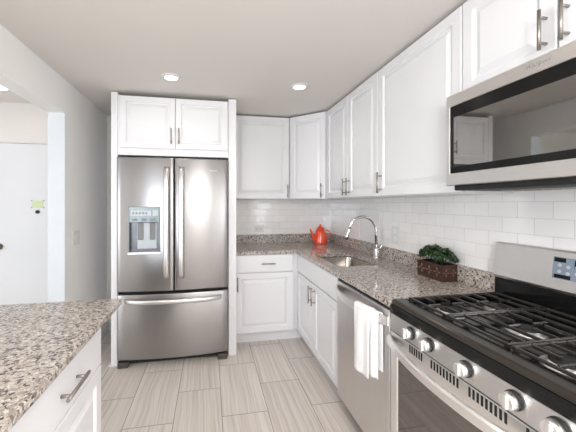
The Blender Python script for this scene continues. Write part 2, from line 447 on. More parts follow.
# entry door seen through the doorway
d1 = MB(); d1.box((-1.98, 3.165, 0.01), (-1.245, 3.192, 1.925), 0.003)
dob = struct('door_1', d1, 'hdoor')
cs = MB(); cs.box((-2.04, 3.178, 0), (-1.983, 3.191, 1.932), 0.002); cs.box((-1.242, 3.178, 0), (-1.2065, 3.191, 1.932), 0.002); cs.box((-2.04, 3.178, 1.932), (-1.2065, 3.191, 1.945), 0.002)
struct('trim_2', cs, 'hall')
kn = MB(); kn.cyl((-1.918, 3.165, 0.965), (-1.918, 3.125, 0.965), 0.012); kn.cyl((-1.918, 3.135, 0.965), (-1.918, 3.10, 0.965), 0.026, 0.020)
kn.cyl((-1.918, 3.165, 0.965), (-1.918, 3.158, 0.965), 0.032)
kn.build('door_knob', 'nick', dob)
# baseboards
bb = MB(); bb.box((XL, 2.52, 0), (XL+0.014, YB, 0.10), 0.003); struct('baseboard_left', bb, 'trim')
bb = MB(); bb.box((XL+0.014, YB-0.014, 0), (-0.815, YB, 0.10), 0.003); struct('baseboard_back', bb, 'trim')
# tiled backsplash (wall finish)
struct('trim_3', B((0.232, YB-0.008, 0.90), (XR, YB, 1.43)), 'subX')
struct('trim_4', B((XR-0.008, 0.0, 0.90), (XR, YB-0.008, 1.48)), 'subY')

# ------------------------------------------------------------------ cabinets
def uvn(n):
    n = Vector(n).normalized(); return Vector((-n.y, n.x, 0)), n     # u runs to the viewer's right? (n turned a quarter)
ZU = 1.4125
# --- over-fridge cabinet and side panels
YE = 2.688
lp = tag(B((-0.8145, YE, 0), (-0.764, YB-0.001, H-0.012), 0.002).build('side_panel', 'cab'), 'tall white refrigerator side panel, on the left beside the bare wall', 'panel', 'panels enclosing the refrigerator'); base_origin(lp)
sh = MB(); sh.box((-0.832, YE-0.006, 0), (-0.8146, 3.44, 0.018), 0.005)
tag(base_origin(sh.build('shoe_moulding', 'cab')), 'thin white moulding at the foot of the left refrigerator panel', 'moulding')
rp = tag(B((0.162, YE, 0), (0.231, YB-0.009, H-0.012), 0.002).build('side_panel', 'cab'), 'tall white refrigerator side panel, on the right beside the counter', 'panel', 'panels enclosing the refrigerator'); base_origin(rp)

def cabinet(name, loc, label, cat='cabinet', group=None): return thing(name, loc, label, cat, group)

c = cabinet('wall_cabinet', (-0.29, YB, 1.775), 'white two-door cabinet above the stainless refrigerator', group='white wall cabinets')
B((-0.763, YE+0.004, 1.775), (0.161, YB-0.01, H-0.035), 0.001).build('body', 'cab', c)
for x0, x1, hx in ((-0.742, -0.2975, -0.327), (-0.2925, 0.152, -0.263)):
    d = MB().door((x0, YE+0.004, 1.835), (1, 0, 0), (0, -1, 0), x1-x0, 0.435, fr=0.05).build('door', 'cab', c)
    pull(d, (hx, YE-0.016, 1.94), (0, 0, 1), (0, -1, 0), 0.135)
# --- wall cabinets, back wall and corner
YU, XU = 3.144, 1.156        # door faces
ZT = H-0.012
c = cabinet('wall_cabinet', (0.54, YB, ZU), 'white single-door wall cabinet right of the refrigerator panel', group='white wall cabinets')
B((0.2315, YU+0.02, ZU), (0.853, YB-0.009, ZT), 0.001).build('body', 'cab', c)
d = MB().door((0.2345, YU+0.02, ZU+0.004), (1, 0, 0), (0, -1, 0), 0.613, ZT-ZU-0.012).build('door', 'cab', c)
pull(d, (0.822, YU, ZU+0.085), (0, 0, 1), (0, -1, 0), 0.14)
c = cabinet('corner_cabinet', (1.2, 3.2, ZU), 'white diagonal corner wall cabinet with one narrow door above the orange teapot', group='white wall cabinets')
A0 = Vector((0.855, YU+0.012, 0)); A1 = Vector((XU+0.012, 2.850, 0))
nd = Vector((-(A0.y-A1.y), -(A1.x-A0.x), 0)).normalized(); ud = (A1-A0).normalized(); Ld = (A1-A0).length
MB().prism([(0.855, YU+0.02), (A0.x, A0.y+0.006), (A1.x+0.006, A1.y), (XU+0.02, 2.850), (XR-0.009, 2.850), (XR-0.009, YB-0.009), (0.855, YB-0.009)], 'Z', ZU, ZT).build('body', 'cab', c)
d = MB().door(A0+ud*0.012+Vector((0, 0, ZU+0.004)), ud, nd, Ld-0.03, ZT-ZU-0.012, 0.018).build('door', 'cab', c)
hp = A0+ud*(Ld-0.055)+nd*0.018
pull(d, (hp.x, hp.y, ZU+0.085), (0, 0, 1), nd, 0.14)
# --- wall cabinets, right wall
def wallcab_right(y0, y1, z0, splits, handles, label, z_h, L=0.143):
    c = cabinet('wall_cabinet', (XR, (y0+y1)/2, z0), label, group='white wall cabinets')
    B((XU+0.026, y0+0.0008, z0), (XR-0.0085, y1-0.0008, ZT), 0.001).build('body', 'cab', c)
    ys = [y0]+splits+[y1]
    for (a, e), hy in zip(zip(ys, ys[1:]), handles):
        d = MB().door((XU+0.02, a+0.003, z0+0.005), (0, 1, 0), (-1, 0, 0), e-a-0.006, ZT-z0-0.013).build('door', 'cab', c)
        pull(d, (XU, hy, z_h), (0, 0, 1), (-1, 0, 0), L)
    return c
wallcab_right(1.914, 2.850, ZU, [2.382], [2.347, 2.417], 'white two-door wall cabinet above the sink', ZU+0.095)
wallcab_right(1.2057, 1.914, ZU, [], [1.872], 'large white single-door wall cabinet left of the microwave', ZU+0.095)
wallcab_right(0.432, 1.2057, 1.858, [0.815], [0.782, 0.848], 'short white two-door wall cabinet over the microwave', 1.967, 0.139)

# --- base cabinets
XB, YBK = 0.8622, 2.860     # carcass faces; doors stand 2 cm proud
ZK, ZC0, ZC1 = 0.118, 0.876, 0.906
c = cabinet('base_cabinet', (0.53, YB, 0), 'white base cabinet with one drawer over one door, next to the refrigerator panel', group='white base cabinets')
bd = MB(); bd.box((0.2315, YBK, ZK), (XB, YB-0.01, ZC0-0.001), 0.001); bd.build('body', 'cab', c)
B((0.2315, YBK+0.068, 0.0), (XB+0.06, YBK+0.08, ZK)).build('toe_kick', 'cab', c)
dr = MB().door((0.2345, YBK, 0.703), (1, 0, 0), (0, -1, 0), 0.565, 0.165, raised=False).build('drawer', 'cab', c)
pull(dr, (0.552, YBK-0.02, 0.785), (1, 0, 0), (0, -1, 0), 0.135)
d = MB().door((0.2345, YBK, ZK+0.004), (1, 0, 0), (0, -1, 0), 0.575, 0.572).build('door', 'cab', c)
pull(d, (0.256, YBK-0.02, 0.60), (0, 0, 1), (0, -1, 0), 0.135)
c = cabinet('sink_cabinet', (XR, 2.35, 0), 'white two-door sink base cabinet left of the dishwasher', group='white base cabinets')
YS0, YS1 = 1.878, 2.828
sb = MB()   # open-topped carcass around the sink
sb.box((XB, YS0, ZK), (XB+0.018, YS1+0.03, ZC0-0.001)); sb.box((XB+0.018, YS0, ZK), (XR-0.01, YS0+0.018, ZC0-0.001))
sb.box((XB+0.018, YS1-0.018+0.03, ZK), (XR-0.01, YS1+0.03, ZC0-0.001)); sb.box((XB+0.018, YS0+0.018, ZK), (XR-0.01, YS1+0.012, ZK+0.018))
sb.build('body', 'cab', c)
B((XB+0.06, YS0, 0), (XB+0.072, YBK+0.066, ZK-0.0005)).build('toe_kick', 'cab', c)
MB().door((XB, YS0+0.003, 0.703), (0, 1, 0), (-1, 0, 0), YS1-YS0-0.006, 0.165, raised=False).build('false_drawer_front', 'cab', c)
for a, e, hy in ((YS0, 2.365, 2.328), (2.365, YS1, 2.402)):
    d = MB().door((XB, a+0.003, ZK+0.004), (0, 1, 0), (-1, 0, 0), e-a-0.006, 0.572).build('door', 'cab', c)
    pull(d, (XB-0.02, hy, 0.60), (0, 0, 1), (-1, 0, 0), 0.145)

# --- peninsula cabinets under the left counter
XI = -0.447
for (y0, y1, lab) in ((0.752, 1.357, 'white cabinet with drawer and door, under the end of the granite counter by the doorway'), (0.145, 0.750, 'white cabinet with drawer and door nearest the camera under the left counter')):
    c = cabinet('base_cabinet', (-0.77, (y0+y1)/2, 0), lab, group='white base cabinets')
    B((XL+0.002, y0, 0.10), (XI-0.02, y1, ZC0-0.001), 0.001).build('body', 'cab', c)
    B((XL+0.002, y0, 0.0), (XI-0.09, y1, 0.10)).build('toe_kick', 'cab', c)
    ym = (y0+y1)/2
    dr = MB().door((XI-0.02, y0+0.003, 0.697), (0, 1, 0), (1, 0, 0), y1-y0-0.006, 0.172, raised=False).build('drawer', 'cab', c)
    pull(dr, (XI, ym+0.008, 0.775), (0, 1, 0), (1, 0, 0), 0.158, 0.03, 0.0064)
    d = MB().door((XI-0.02, y0+0.003, 0.107), (0, 1, 0), (1, 0, 0), y1-y0-0.006, 0.584).build('door', 'cab', c)
    pull(d, (XI, y0+0.05, 0.60), (0, 0, 1), (1, 0, 0), 0.145)
ic = MB(); ic.box((XL+0.002, 0.02, ZC0), (-0.420, 1.550, ZC1), 0.006, 3)
o = base_origin(ic.build('countertop', 'gran')); tag(o, 'granite countertop in the left foreground, over white drawers', 'countertop')

# ------------------------------------------------------------------ L-shaped granite worktop with sink cut-out
def rrect(x0, x1, y0, y1, r, n=8):
    out = []
    for cx_, cy_, a0 in ((x1-r, y1-r, 0), (x0+r, y1-r, PI/2), (x0+r, y0+r, PI), (x1-r, y0+r, 3*PI/2)):
        for i in range(n+1): out.append((cx_+r*math.cos(a0+PI/2*i/n), cy_+r*math.sin(a0+PI/2*i/n)))
    return out
YR0, YR1 = 0.515, 1.272          # range
XF, YF = 0.832, 2.830           # worktop front edges
SX0, SX1, SY0, SY1 = 0.918, 1.287, 2.035, 2.580
bm = bmesh.new()
outer = [(XF, YR1+0.003), (XR-0.009, YR1+0.003), (XR-0.009, YB-0.009), (0.232, YB-0.009), (0.232, YF), (XF, YF)]
hole = rrect(SX0, SX1, SY0, SY1, 0.06)
def loop(pts, z):
    vs = [bm.verts.new((p[0], p[1], z)) for p in pts]
    return vs, [bm.edges.new((vs[i], vs[(i+1) % len(vs)])) for i in range(len(vs))]
for z in (ZC0, ZC1):
    vo, eo = loop(outer, z); vh, eh = loop(hole, z)
    bmesh.ops.triangle_fill(bm, edges=eo+eh, use_beauty=True)
    if z == ZC0: lo_ = (vo, vh)
    else:
        for a, b_ in zip(lo_, (vo, vh)):
            n = len(a)
            for i in range(n): bm.faces.new((a[i], a[(i+1) % n], b_[(i+1) % n], b_[i]))
mb = MB(); mb.bm.free(); mb.bm = bm
o = base_origin(mb.build('countertop', 'gran')); tag(o, 'L-shaped granite worktop around the sink, between refrigerator and range', 'countertop')
o = base_origin(B((0.232, YB-0.029, ZC1), (XR-0.009, YB-0.009, ZC1+0.098), 0.002).build('granite_upstand', 'gran')); tag(o, 'low granite upstand along the back wall behind the teapot', 'backsplash', 'granite upstands')
o = base_origin(B((XR-0.029, YR1+0.003, ZC1), (XR-0.009, YB-0.0292, ZC1+0.098), 0.002).build('granite_upstand', 'gran')); tag(o, 'low granite upstand along the right wall behind faucet and planter', 'backsplash', 'granite upstands')

# sink
sk = thing('sink', ((SX0+SX1)/2, (SY0+SY1)/2, 0.68), 'stainless undermount sink bowl set in the granite below the faucet', 'sink')
mb = MB(); prev = None
rings = []
for (e, z, r_) in ((0.020, ZC0-0.002, 0.08), (0.004, ZC0-0.002, 0.064), (0.002, ZC0-0.010, 0.062), (-0.012, 0.715, 0.060), (-0.022, 0.695, 0.058), (-0.05, 0.686, 0.05), (-0.13, 0.684, 0.03)):
    rings.append([mb.bm.verts.new((p[0], p[1], z)) for p in rrect(SX0-e, SX1+e, SY0-e, SY1+e, r_)])
for A, Bq in zip(rings, rings[1:]):
    for i in range(len(A)):
        f = mb.bm.faces.new((A[i], A[(i+1) % len(A)], Bq[(i+1) % len(A)], Bq[i])); f.smooth = True
mb.bm.faces.new(rings[-1])
bowl = mb.build('bowl', 'sink', sk)
MB().lathe(((SX0+SX1)/2, (SY0+SY1)/2, 0.6845), [(0, 0.0015), (0.030, 0.0015), (0.034, 0.004), (0.044, 0.004), (0.046, 0.0)]).build('drain', 'chrome', sk)

# faucet
FX, FY = 1.378, 2.305
fa = thing('faucet', (FX, FY, ZC1), 'tall chrome gooseneck faucet behind the sink', 'faucet')
MB().lathe((FX, FY, ZC1), [(0, 0), (0.030, 0), (0.030, 0.006), (0.024, 0.012), (0.022, 0.075), (0.019, 0.085), (0.0, 0.087)]).build('base', 'chrome', fa)
pts = [(FX, FY, ZC1+0.08), (FX, FY, 1.135)]
R_ = 0.118
for i in range(1, 25):
    a = PI*i/24*0.93
    pts.append((FX-R_+R_*math.cos(a), FY+0.02*i/24, 1.135+R_*math.sin(a)))
end = Vector(pts[-1]); dirv = (Vector(pts[-1])-Vector(pts[-2])).normalized()
MB().tube(pts, 0.0125, 16).build('spout', 'chrome', fa)
MB().tube([end-dirv*0.002, end+dirv*0.02, end+dirv*0.07, end+dirv*0.095], [0.0135, 0.0155, 0.019, 0.0175], 16).build('spray_head', 'chrome', fa)
MB().cyl(end+dirv*0.0951, end+dirv*0.100, 0.0145, n=16).build('spray_nozzle', 'matblk', fa)
mb = MB(); mb.cyl((FX, FY, ZC1+0.052), (FX+0.004, FY-0.045, ZC1+0.052), 0.014, 0.013)
mb.tube([(FX+0.003, FY-0.038, ZC1+0.055), (FX+0.006, FY-0.052, ZC1+0.085), (FX+0.010, FY-0.062, ZC1+0.125)], [0.008, 0.0065, 0.0055], 12)
mb.build('lever_handle', 'chrome', fa)

# teapot
TX, TY = 1.250, 3.270
tp = thing('teapot', (TX, TY, ZC1), 'orange enamel teapot with slim spout standing in the counter corner', 'teapot')
MB().lathe((TX, TY, ZC1), [(0, 0), (0.074, 0.0), (0.079, 0.006), (0.079, 0.02), (0.074, 0.07), (0.066, 0.115), (0.056, 0.145), (0.044, 0.166), (0.0, 0.168)], 36).build('body', 'orange', tp)
MB().lathe((TX, TY, ZC1), [(0.0455, 0.1655), (0.043, 0.175), (0.030, 0.190), (0.014, 0.197), (0.009, 0.202), (0.013, 0.210), (0.012, 0.218), (0.0, 0.222)], 24).build('lid', 'orange', tp)
MB().tube([(TX-0.06, TY-0.012, ZC1+0.035), (TX-0.088, TY-0.016, ZC1+0.070), (TX-0.110, TY-0.020, ZC1+0.120), (TX-0.128, TY-0.024, ZC1+0.165)], [0.022, 0.017, 0.0125, 0.010], 14).build('spout', 'orange', tp)
hp_ = []
for i in range(17):
    a = PI*0.62-PI*1.24*i/16
    hp_.append((TX+0.072+0.042*math.cos(a)*1.05, TY-0.01, ZC1+0.110+0.042*math.sin(a)))
MB().tube(hp_, 0.0055, 10).build('handle', 'orange', tp)

# planter
pl = thing('planter', (1.377, 1.624, ZC1), 'dark carved wooden planter box with a bushy green plant, beside the range', 'planter')
px0, px1, py0, py1, pz = 1.325, 1.428, 1.518, 1.730, ZC1+0.098
mb = MB()
mb.box((px0, py0, ZC1), (px0+0.010, py1, pz), 0.002); mb.box((px1-0.010, py0, ZC1), (px1, py1, pz), 0.002)
mb.box((px0+0.01, py0, ZC1), (px1-0.01, py0+0.010, pz), 0.002); mb.box((px0+0.01, py1-0.010, ZC1), (px1-0.01, py1, pz), 0.002)
mb.box((px0+0.01, py0+0.01, ZC1), (px1-0.01, py1-0.01, ZC1+0.01))
mb.build('box', 'wood', pl)
B((px0+0.011, py0+0.011, ZC1+0.02), (px1-0.011, py1-0.011, pz-0.012)).build('soil', 'soil', pl)
cv = MB()     # carved blossoms on the two visible faces
def petal(cx_, u, n, ru, rz, ang):
    q = []
    for i in range(8):
        a = 2*PI*i/8; x_ = ru*math.cos(a); z_ = rz*math.sin(a)
        q.append((x_*math.cos(ang)-z_*math.sin(ang), x_*math.sin(ang)+z_*math.cos(ang)))
    A = [cv.bm.verts.new(cx_+u*p[0]+Vector((0, 0, p[1]))) for p in q]
    Bv = [cv.bm.verts.new(cx_+u*p[0]*0.6+Vector((0, 0, p[1]*0.6))+n*0.003) for p in q]
    for i in range(8): cv.bm.faces.new((A[i], A[(i+1) % 8], Bv[(i+1) % 8], Bv[i]))
    cv.bm.faces.new(Bv)
def blossom(c0, u, n, s_):
    for k in range(4):
        a = PI/2*k+PI/4*0
        petal(c0+u*math.cos(a)*0.014*s_+Vector((0, 0, math.sin(a)*0.014*s_)), u, n, 0.009*s_, 0.0045*s_, a)
for yy in (1.560, 1.624, 1.688):
    cv = MB(); blossom(Vector((px0, yy, ZC1+0.052)), Vector((0, 1, 0)), Vector((-1, 0, 0)), 1.25); cv.build('carved_blossom', 'woodl', pl)
for xx in (1.352, 1.400):
    cv = MB(); blossom(Vector((xx, py0, ZC1+0.052)), Vector((1, 0, 0)), Vector((0, -1, 0)), 1.0); cv.build('carved_blossom', 'woodl', pl)
lf = MB(); rs = random.Random(3)
clumps = []
for i in range(95):
    th = rs.uniform(0, 2*PI); k = rs.random()**0.5
    yy = 1.622+0.138*k*math.sin(th); xx = 1.378+0.062*k*math.cos(th)
    hh = 0.092*(1-k**3*0.7)
    clumps.append((xx, yy, pz+0.006+hh*rs.uniform(0.55, 0.92)))
for (xx, yy, zz) in clumps:
    for j in range(34):
        d = Vector((rs.gauss(0, 1), rs.gauss(0, 1), rs.gauss(0.25, 1))).normalized()
        p = Vector((xx, yy, zz))+d*rs.uniform(0.008, 0.019)
        if p.x > 1.448: p.x = 1.448-rs.random()*0.01
        if p.x > 1.428 and p.z < ZC1+0.104: p.z = ZC1+0.106+rs.random()*0.01
        if p.z < pz-0.004: p.z = pz+rs.random()*0.01
        t = d.cross(Vector((rs.random()-.5, rs.random()-.5, rs.random()-.5))).normalized(); bt = d.cross(t)
        L = rs.uniform(0.005, 0.009); W = L*0.62
        nn = (d+Vector((0, 0, 0.5))).normalized()
        vs = [lf.bm.verts.new(q) for q in (p-t*L, p+bt*W*0.8+nn*0.001, p+t*L+nn*0.002, p-bt*W*0.8+nn*0.001)]
        lf.bm.faces.new(vs)
lf.build('foliage', 'leaf', pl)
stm = MB()
for i in range(14):
    yy = 1.55+0.14*i/13; xx = 1.372+rs.uniform(-0.025, 0.025)
    stm.cyl((xx, yy, pz-0.03), (xx+rs.uniform(-0.02, 0.02), yy+rs.uniform(-0.02, 0.02), pz+0.06), 0.002, n=6)
stm.build('stems', 'leaf', pl)

# ------------------------------------------------------------------ dishwasher and towel
YD0, YD1 = 1.277, 1.874
dw = thing('dishwasher', (1.15, 1.575, 0), 'stainless dishwasher between sink cabinet and range', 'dishwasher')
B((XB+0.004, YD0+0.003, 0.10), (XR-0.02, YD1-0.003, ZC0-0.004)).build('tub', 'grey', dw)
B((XB-0.030, YD0+0.004, 0.10), (XB+0.003, YD1-0.004, 0.858), 0.004).build('door', 'dw', dw)
B((XB-0.022, YD0+0.004, 0.8595), (XB+0.003, YD1-0.004, ZC0-0.004), 0.002).build('control_strip', 'black', dw)
B((XB+0.05, YD0+0.004, 0.0), (XB+0.065, YD1-0.004, 0.098)).build('toe_panel', 'matblk', dw)
XDF = XB-0.030
def bow(y, y0, y1, amt, p=3.0):
    t = abs((y-(y0+y1)/2)/((y1-y0)/2)); return amt*(1-min(1, t)**p)
def bowed_bar(x_face, y0, y1, zc, hh, th, amt, p, n=36):
    mb = MB(); R = []
    for i in range(n+1):
        y = y0+(y1-y0)*i/n; x = x_face-bow(y, y0, y1, amt, p)
        prof = [(x-th, zc-hh*0.35), (x-th*0.6, zc-hh/2), (x, zc-hh/2), (x, zc+hh/2), (x-th*0.6, zc+hh/2), (x-th, zc+hh*0.35)]
        R.append([mb.bm.verts.new((q[0], y, q[1])) for q in prof])
    for A, Bq in zip(R, R[1:]):
        for j in range(6):
            f = mb.bm.faces.new((A[j], A[(j+1) % 6], Bq[(j+1) % 6], Bq[j])); f.smooth = False
    mb.bm.faces.new(R[0]); mb.bm.faces.new(R[-1][::-1]); return mb
HY0, HY1, HZ = 1.292, 1.862, 0.803
bowed_bar(XDF, HY0, HY1, HZ, 0.044, 0.012, 0.052, 2.6).build('handle', 'ssl', dw)
# towel folded over the handle
tw = thing('towel', (0.79, 1.41, 0.5), 'white cotton towel hung over the dishwasher handle', 'towel')
def towel_sheet(ya, yb_, z_front, z_back, off, amp, ph, th=0.0035):
    mb = MB()
    def fn(u, v, s=0):
        y = ya+(yb_-ya)*u
        xo = XDF-bow(y, HY0, HY1, 0.052, 2.6)          # inner face of bar
        xb_ = min(xo+0.006, XDF-0.005); xf = xo-0.012-0.006-off
        top = HZ+0.022+0.004+off
        Lb = top-z_back; Lf = top-z_front; Lt = 0.03
        tt = v*(Lb+Lt+Lf)
        if tt < Lb: x = xb_; z = z_back+tt; k = max(0, 1-tt/Lb)*0.0
        elif tt < Lb+Lt: q = (tt-Lb)/Lt; x = xb_+(xf-xb_)*q; z = top+0.006*math.sin(PI*q); k = 0
        else:
            dz = tt-Lb-Lt; z = top-dz; k = min(1, dz/0.15)
            x = xf
        x -= (amp*k)*(0.5+0.5*math.sin(u*9.0+ph+z*2))
        if k > 0: z -= 0.010*k*u*0; y += 0.006*k*math.sin(z*7+ph)
        return Vector((x-s, y, z))
    Vf = mb.grid(lambda u, v: fn(u, v), 26, 70)
    return mb
def solidify(o, th):
    md = o.modifiers.new('thickness', 'SOLIDIFY'); md.thickness = th; md.offset = 0.0
o = towel_sheet(1.366, 1.482, 0.495, 0.60, 0.0075, 0.007, 0.4).build('folded_panel', 'towel', tw); solidify(o, 0.006)
o = towel_sheet(1.322, 1.374, 0.515, 0.545, 0.0, 0.012, 2.0).build('folded_edge', 'towel', tw); solidify(o, 0.005)

# ------------------------------------------------------------------ refrigerator
FXL, FXR = -0.757, 0.154
FYS = 2.640                     # door face at its sides
fc = (FXL+FXR)/2; fh = (FXR-FXL)/2
def fy(x, extra=0): return FYS-0.035*(1-((x-fc)/fh)**2)-extra
fg = thing('refrigerator', (fc, 3.0, 0), 'stainless french-door refrigerator with water dispenser and bottom freezer drawer', 'refrigerator')
B((FXL+0.012, FYS+0.075, 0.05), (FXR-0.006, 3.40, 1.742), 0.004).build('body', 'grey', fg)
def fridge_front(x0, x1, z0, z1, cut=None, n=18):
    """bowed slab; cut = (xa, xb, za, zb) leaves a recess opening"""
    mb = MB(); r_ = 0.010
    xs = sorted(set([x0, x0+r_*0.3, x0+r_]+[x0+r_+(x1-x0-2*r_)*i/n for i in range(n+1)]+[x1-r_*0.3, x1]+([cut[0], cut[1]] if cut else [])))
    zs = sorted(set([z0, z0+0.003, z0+0.008]+([cut[2], cut[3]] if cut else [])+[z1-0.008, z1-0.003, z1]))
    def ed(t, a, b_, r):
        d = min(t-a, b_-t)
        return 0 if d >= r else r*(1-math.sqrt(max(0, 1-((r-d)/r)**2)))
    V = {}
    for i, x in enumerate(xs):
        for j, z in enumerate(zs):
            V[i, j] = mb.bm.verts.new((x, fy(x)+ed(x, x0, x1, r_)+ed(z, z0, z1, 0.008), z))
    for i in range(len(xs)-1):
        for j in range(len(zs)-1):
            if cut and cut[0]-1e-6 <= xs[i] and xs[i+1] <= cut[1]+1e-6 and cut[2]-1e-6 <= zs[j] and zs[j+1] <= cut[3]+1e-6: continue
            f = mb.bm.faces.new((V[i, j], V[i+1, j], V[i+1, j+1], V[i, j+1])); f.smooth = True
    yb_ = FYS+0.068
    # edges and back
    ring = [V[i, 0] for i in range(len(xs))]+[V[len(xs)-1, j] for j in range(1, len(zs))]+[V[i, len(zs)-1] for i in range(len(xs)-2, -1, -1)]+[V[0, j] for j in range(len(zs)-2, 0, -1)]
    back = [mb.bm.verts.new((v.co.x, yb_, v.co.z)) for v in ring]
    for i in range(len(ring)):
        k = (i+1) % len(ring); mb.bm.faces.new((ring[i], back[i], back[k], ring[k]))
    mb.bm.faces.new(back)
    return mb
DZ0, DZ1 = 0.632, 1.748
CUT = (-0.662, -0.408, 0.965, 1.338)
xm = (FXL+FXR)/2+0.005
dl = fridge_front(FXL, xm-0.003, DZ0, DZ1, CUT).build('door', 'ss', fg)
drr = fridge_front(xm+0.003, FXR, DZ0, DZ1).build('door', 'ss', fg)
dz = fridge_front(FXL, FXR, 0.068, 0.610).build('freezer_drawer', 'ss', fg)
# dispenser
yc = fy((CUT[0]+CUT[1])/2)
dsp = MB()
dsp.box((CUT[0], yc+0.004, CUT[2]), (CUT[0]+0.008, yc+0.050, CUT[3])); dsp.box((CUT[1]-0.008, yc-0.002, CUT[2]), (CUT[1], yc+0.050, CUT[3]))
dsp.box((CUT[0]+0.008, yc+0.045, CUT[2]), (CUT[1]-0.008, yc+0.050, CUT[3]))
dp = dsp.build('water_dispenser', 'cav', dl)
mb = MB(); zc_ = CUT[3]-0.130
mb.box((CUT[0]+0.008, yc+0.002, zc_), (CUT[1]-0.008, yc+0.020, CUT[3]), 0.003); mb.build('display_panel', 'lcd', dl)
mb = MB()
mb.box((CUT[0]+0.02, yc-0.0005, CUT[3]-0.075), (CUT[1]-0.075, yc+0.0025, CUT[3]-0.030)); mb.box((CUT[1]-0.062, yc-0.0005, CUT[3]-0.075), (CUT[1]-0.02, yc+0.0025, CUT[3]-0.030))
mb.build('display_screen', 'btn', dl)
mb = MB()
for i in range(5): B((CUT[0]+0.032+0.026*i, yc-0.0015, CUT[3]-0.062), (CUT[0]+0.046+0.026*i, yc-0.0002, CUT[3]-0.045)).build('display_icon', 'grey', dl)
for i in range(3): B((CUT[0]+0.030+0.072*i, yc+0.0005, CUT[3]-0.118), (CUT[0]+0.070+0.072*i, yc+0.0018, CUT[3]-0.098)).build('display_icon', 'grey', dl)
mb = MB()
for xx in (-0.572, -0.478): mb.box((xx-0.022, yc+0.030, 1.06), (xx+0.022, yc+0.0395, 1.205), 0.005)
mb.build('dispenser_paddle', 'grey', dl)
mb = MB(); mb.box((-0.600, yc+0.040, 0.985), (-0.445, yc+0.0455, 1.205), 0.002); mb.build('dispenser_backplate', 'btn', dl)
mb = MB(); mb.box((CUT[0]-0.002, yc-0.012, CUT[2]-0.022), (CUT[1]+0.002, yc+0.045, CUT[2]), 0.004); mb.build('drip_tray', 'ssh', dl)
# handles: tall slightly bowed flat bars
def vhandle(x, parent):
    mb = MB(); R = []
    n = 24; z0, z1 = 0.735, 1.672
    for i in range(n+1):
        t = i/n; z = z0+(z1-z0)*t; o_ = 0.004+0.044*(1-abs(2*t-1)**6); w_ = 0.023
        y = fy(x)-o_
        prof = [(-w_, 0.004), (-w_*0.8, -0.006), (-w_*0.3, -0.010), (w_*0.3, -0.010), (w_*0.8, -0.006), (w_, 0.004), (w_*0.6, 0.010), (-w_*0.6, 0.010)]
        R.append([mb.bm.verts.new((x+p[0], y+p[1], z)) for p in prof])
    for A, Bq in zip(R, R[1:]):
        for j in range(8):
            f = mb.bm.faces.new((A[j], A[(j+1) % 8], Bq[(j+1) % 8], Bq[j])); f.smooth = True
    mb.bm.faces.new(R[0]); mb.bm.faces.new(R[-1][::-1])
    for z in (z0+0.012, z1-0.012): mb.box((x-0.016, fy(x)-0.004, z-0.010), (x+0.016, fy(x)+0.002, z+0.010), 0.002)
    return mb.build('handle', 'ssh', parent)
vhandle(xm-0.060, dl); vhandle(xm+0.060, drr)
mb = MB(); R = []; n = 30; hx0, hx1 = -0.690, 0.096
for i in range(n+1):
    t = i/n; x = hx0+(hx1-hx0)*t; o_ = 0.004+0.044*(1-abs(2*t-1)**6); zc_ = 0.556
    prof = [(0.004, -0.021), (-0.006, -0.017), (-0.010, -0.006), (-0.010, 0.006), (-0.006, 0.017), (0.004, 0.021), (0.010, 0.012), (0.010, -0.012)]
    R.append([mb.bm.verts.new((x, fy(x)-o_+p[0], zc_+p[1])) for p in prof])
for A, Bq in zip(R, R[1:]):
    for j in range(8):
        f = mb.bm.faces.new((A[j], A[(j+1) % 8], Bq[(j+1) % 8], Bq[j])); f.smooth = True
mb.bm.faces.new(R[0]); mb.bm.faces.new(R[-1][::-1])
for x in (hx0+0.015, hx1-0.015): mb.box((x-0.010, fy(x)-0.004, 0.544), (x+0.010, fy(x)+0.002, 0.568), 0.002)
mb.build('handle', 'ssh', dz)
# base grille, feet, hinges, badge
B((FXL+0.03, FYS+0.05, 0.012), (FXR-0.03, FYS+0.075, 0.066)).build('base_grille', 'matblk', fg)
for xa in (FXL+0.004, FXR-0.088): B((xa, FYS-0.004, 0.0), (xa+0.084, FYS+0.09, 0.048), 0.006).build('foot', 'foot', fg)
for xa in (FXL+0.02, FXR-0.09): B((xa, FYS+0.03, 1.7485), (xa+0.07, FYS+0.11, 1.768), 0.004).build('hinge_cover', 'matblk', fg)
xb_ = 0.010
text_mesh('badge', 'Whirlpool', 0.021, 'plate', drr, (xb_, fy(xb_)-0.0012, 1.648), Matrix.Rotation(PI/2, 3, 'X'), 0.2)

# ------------------------------------------------------------------ gas range
rg = thing('gas_range', (1.12, 0.893, 0), 'stainless gas range with black cast iron grates, beside the granite worktop', 'range')
XG = 0.838
B((XG+0.02, YR0+0.001, 0.09), (XR-0.03, YR1-0.001, 0.845)).build('body', 'grey', rg)
B((XG+0.06, YR0+0.01, 0.0), (XG+0.09, YR1-0.01, 0.088)).build('toe_panel', 'matblk', rg)
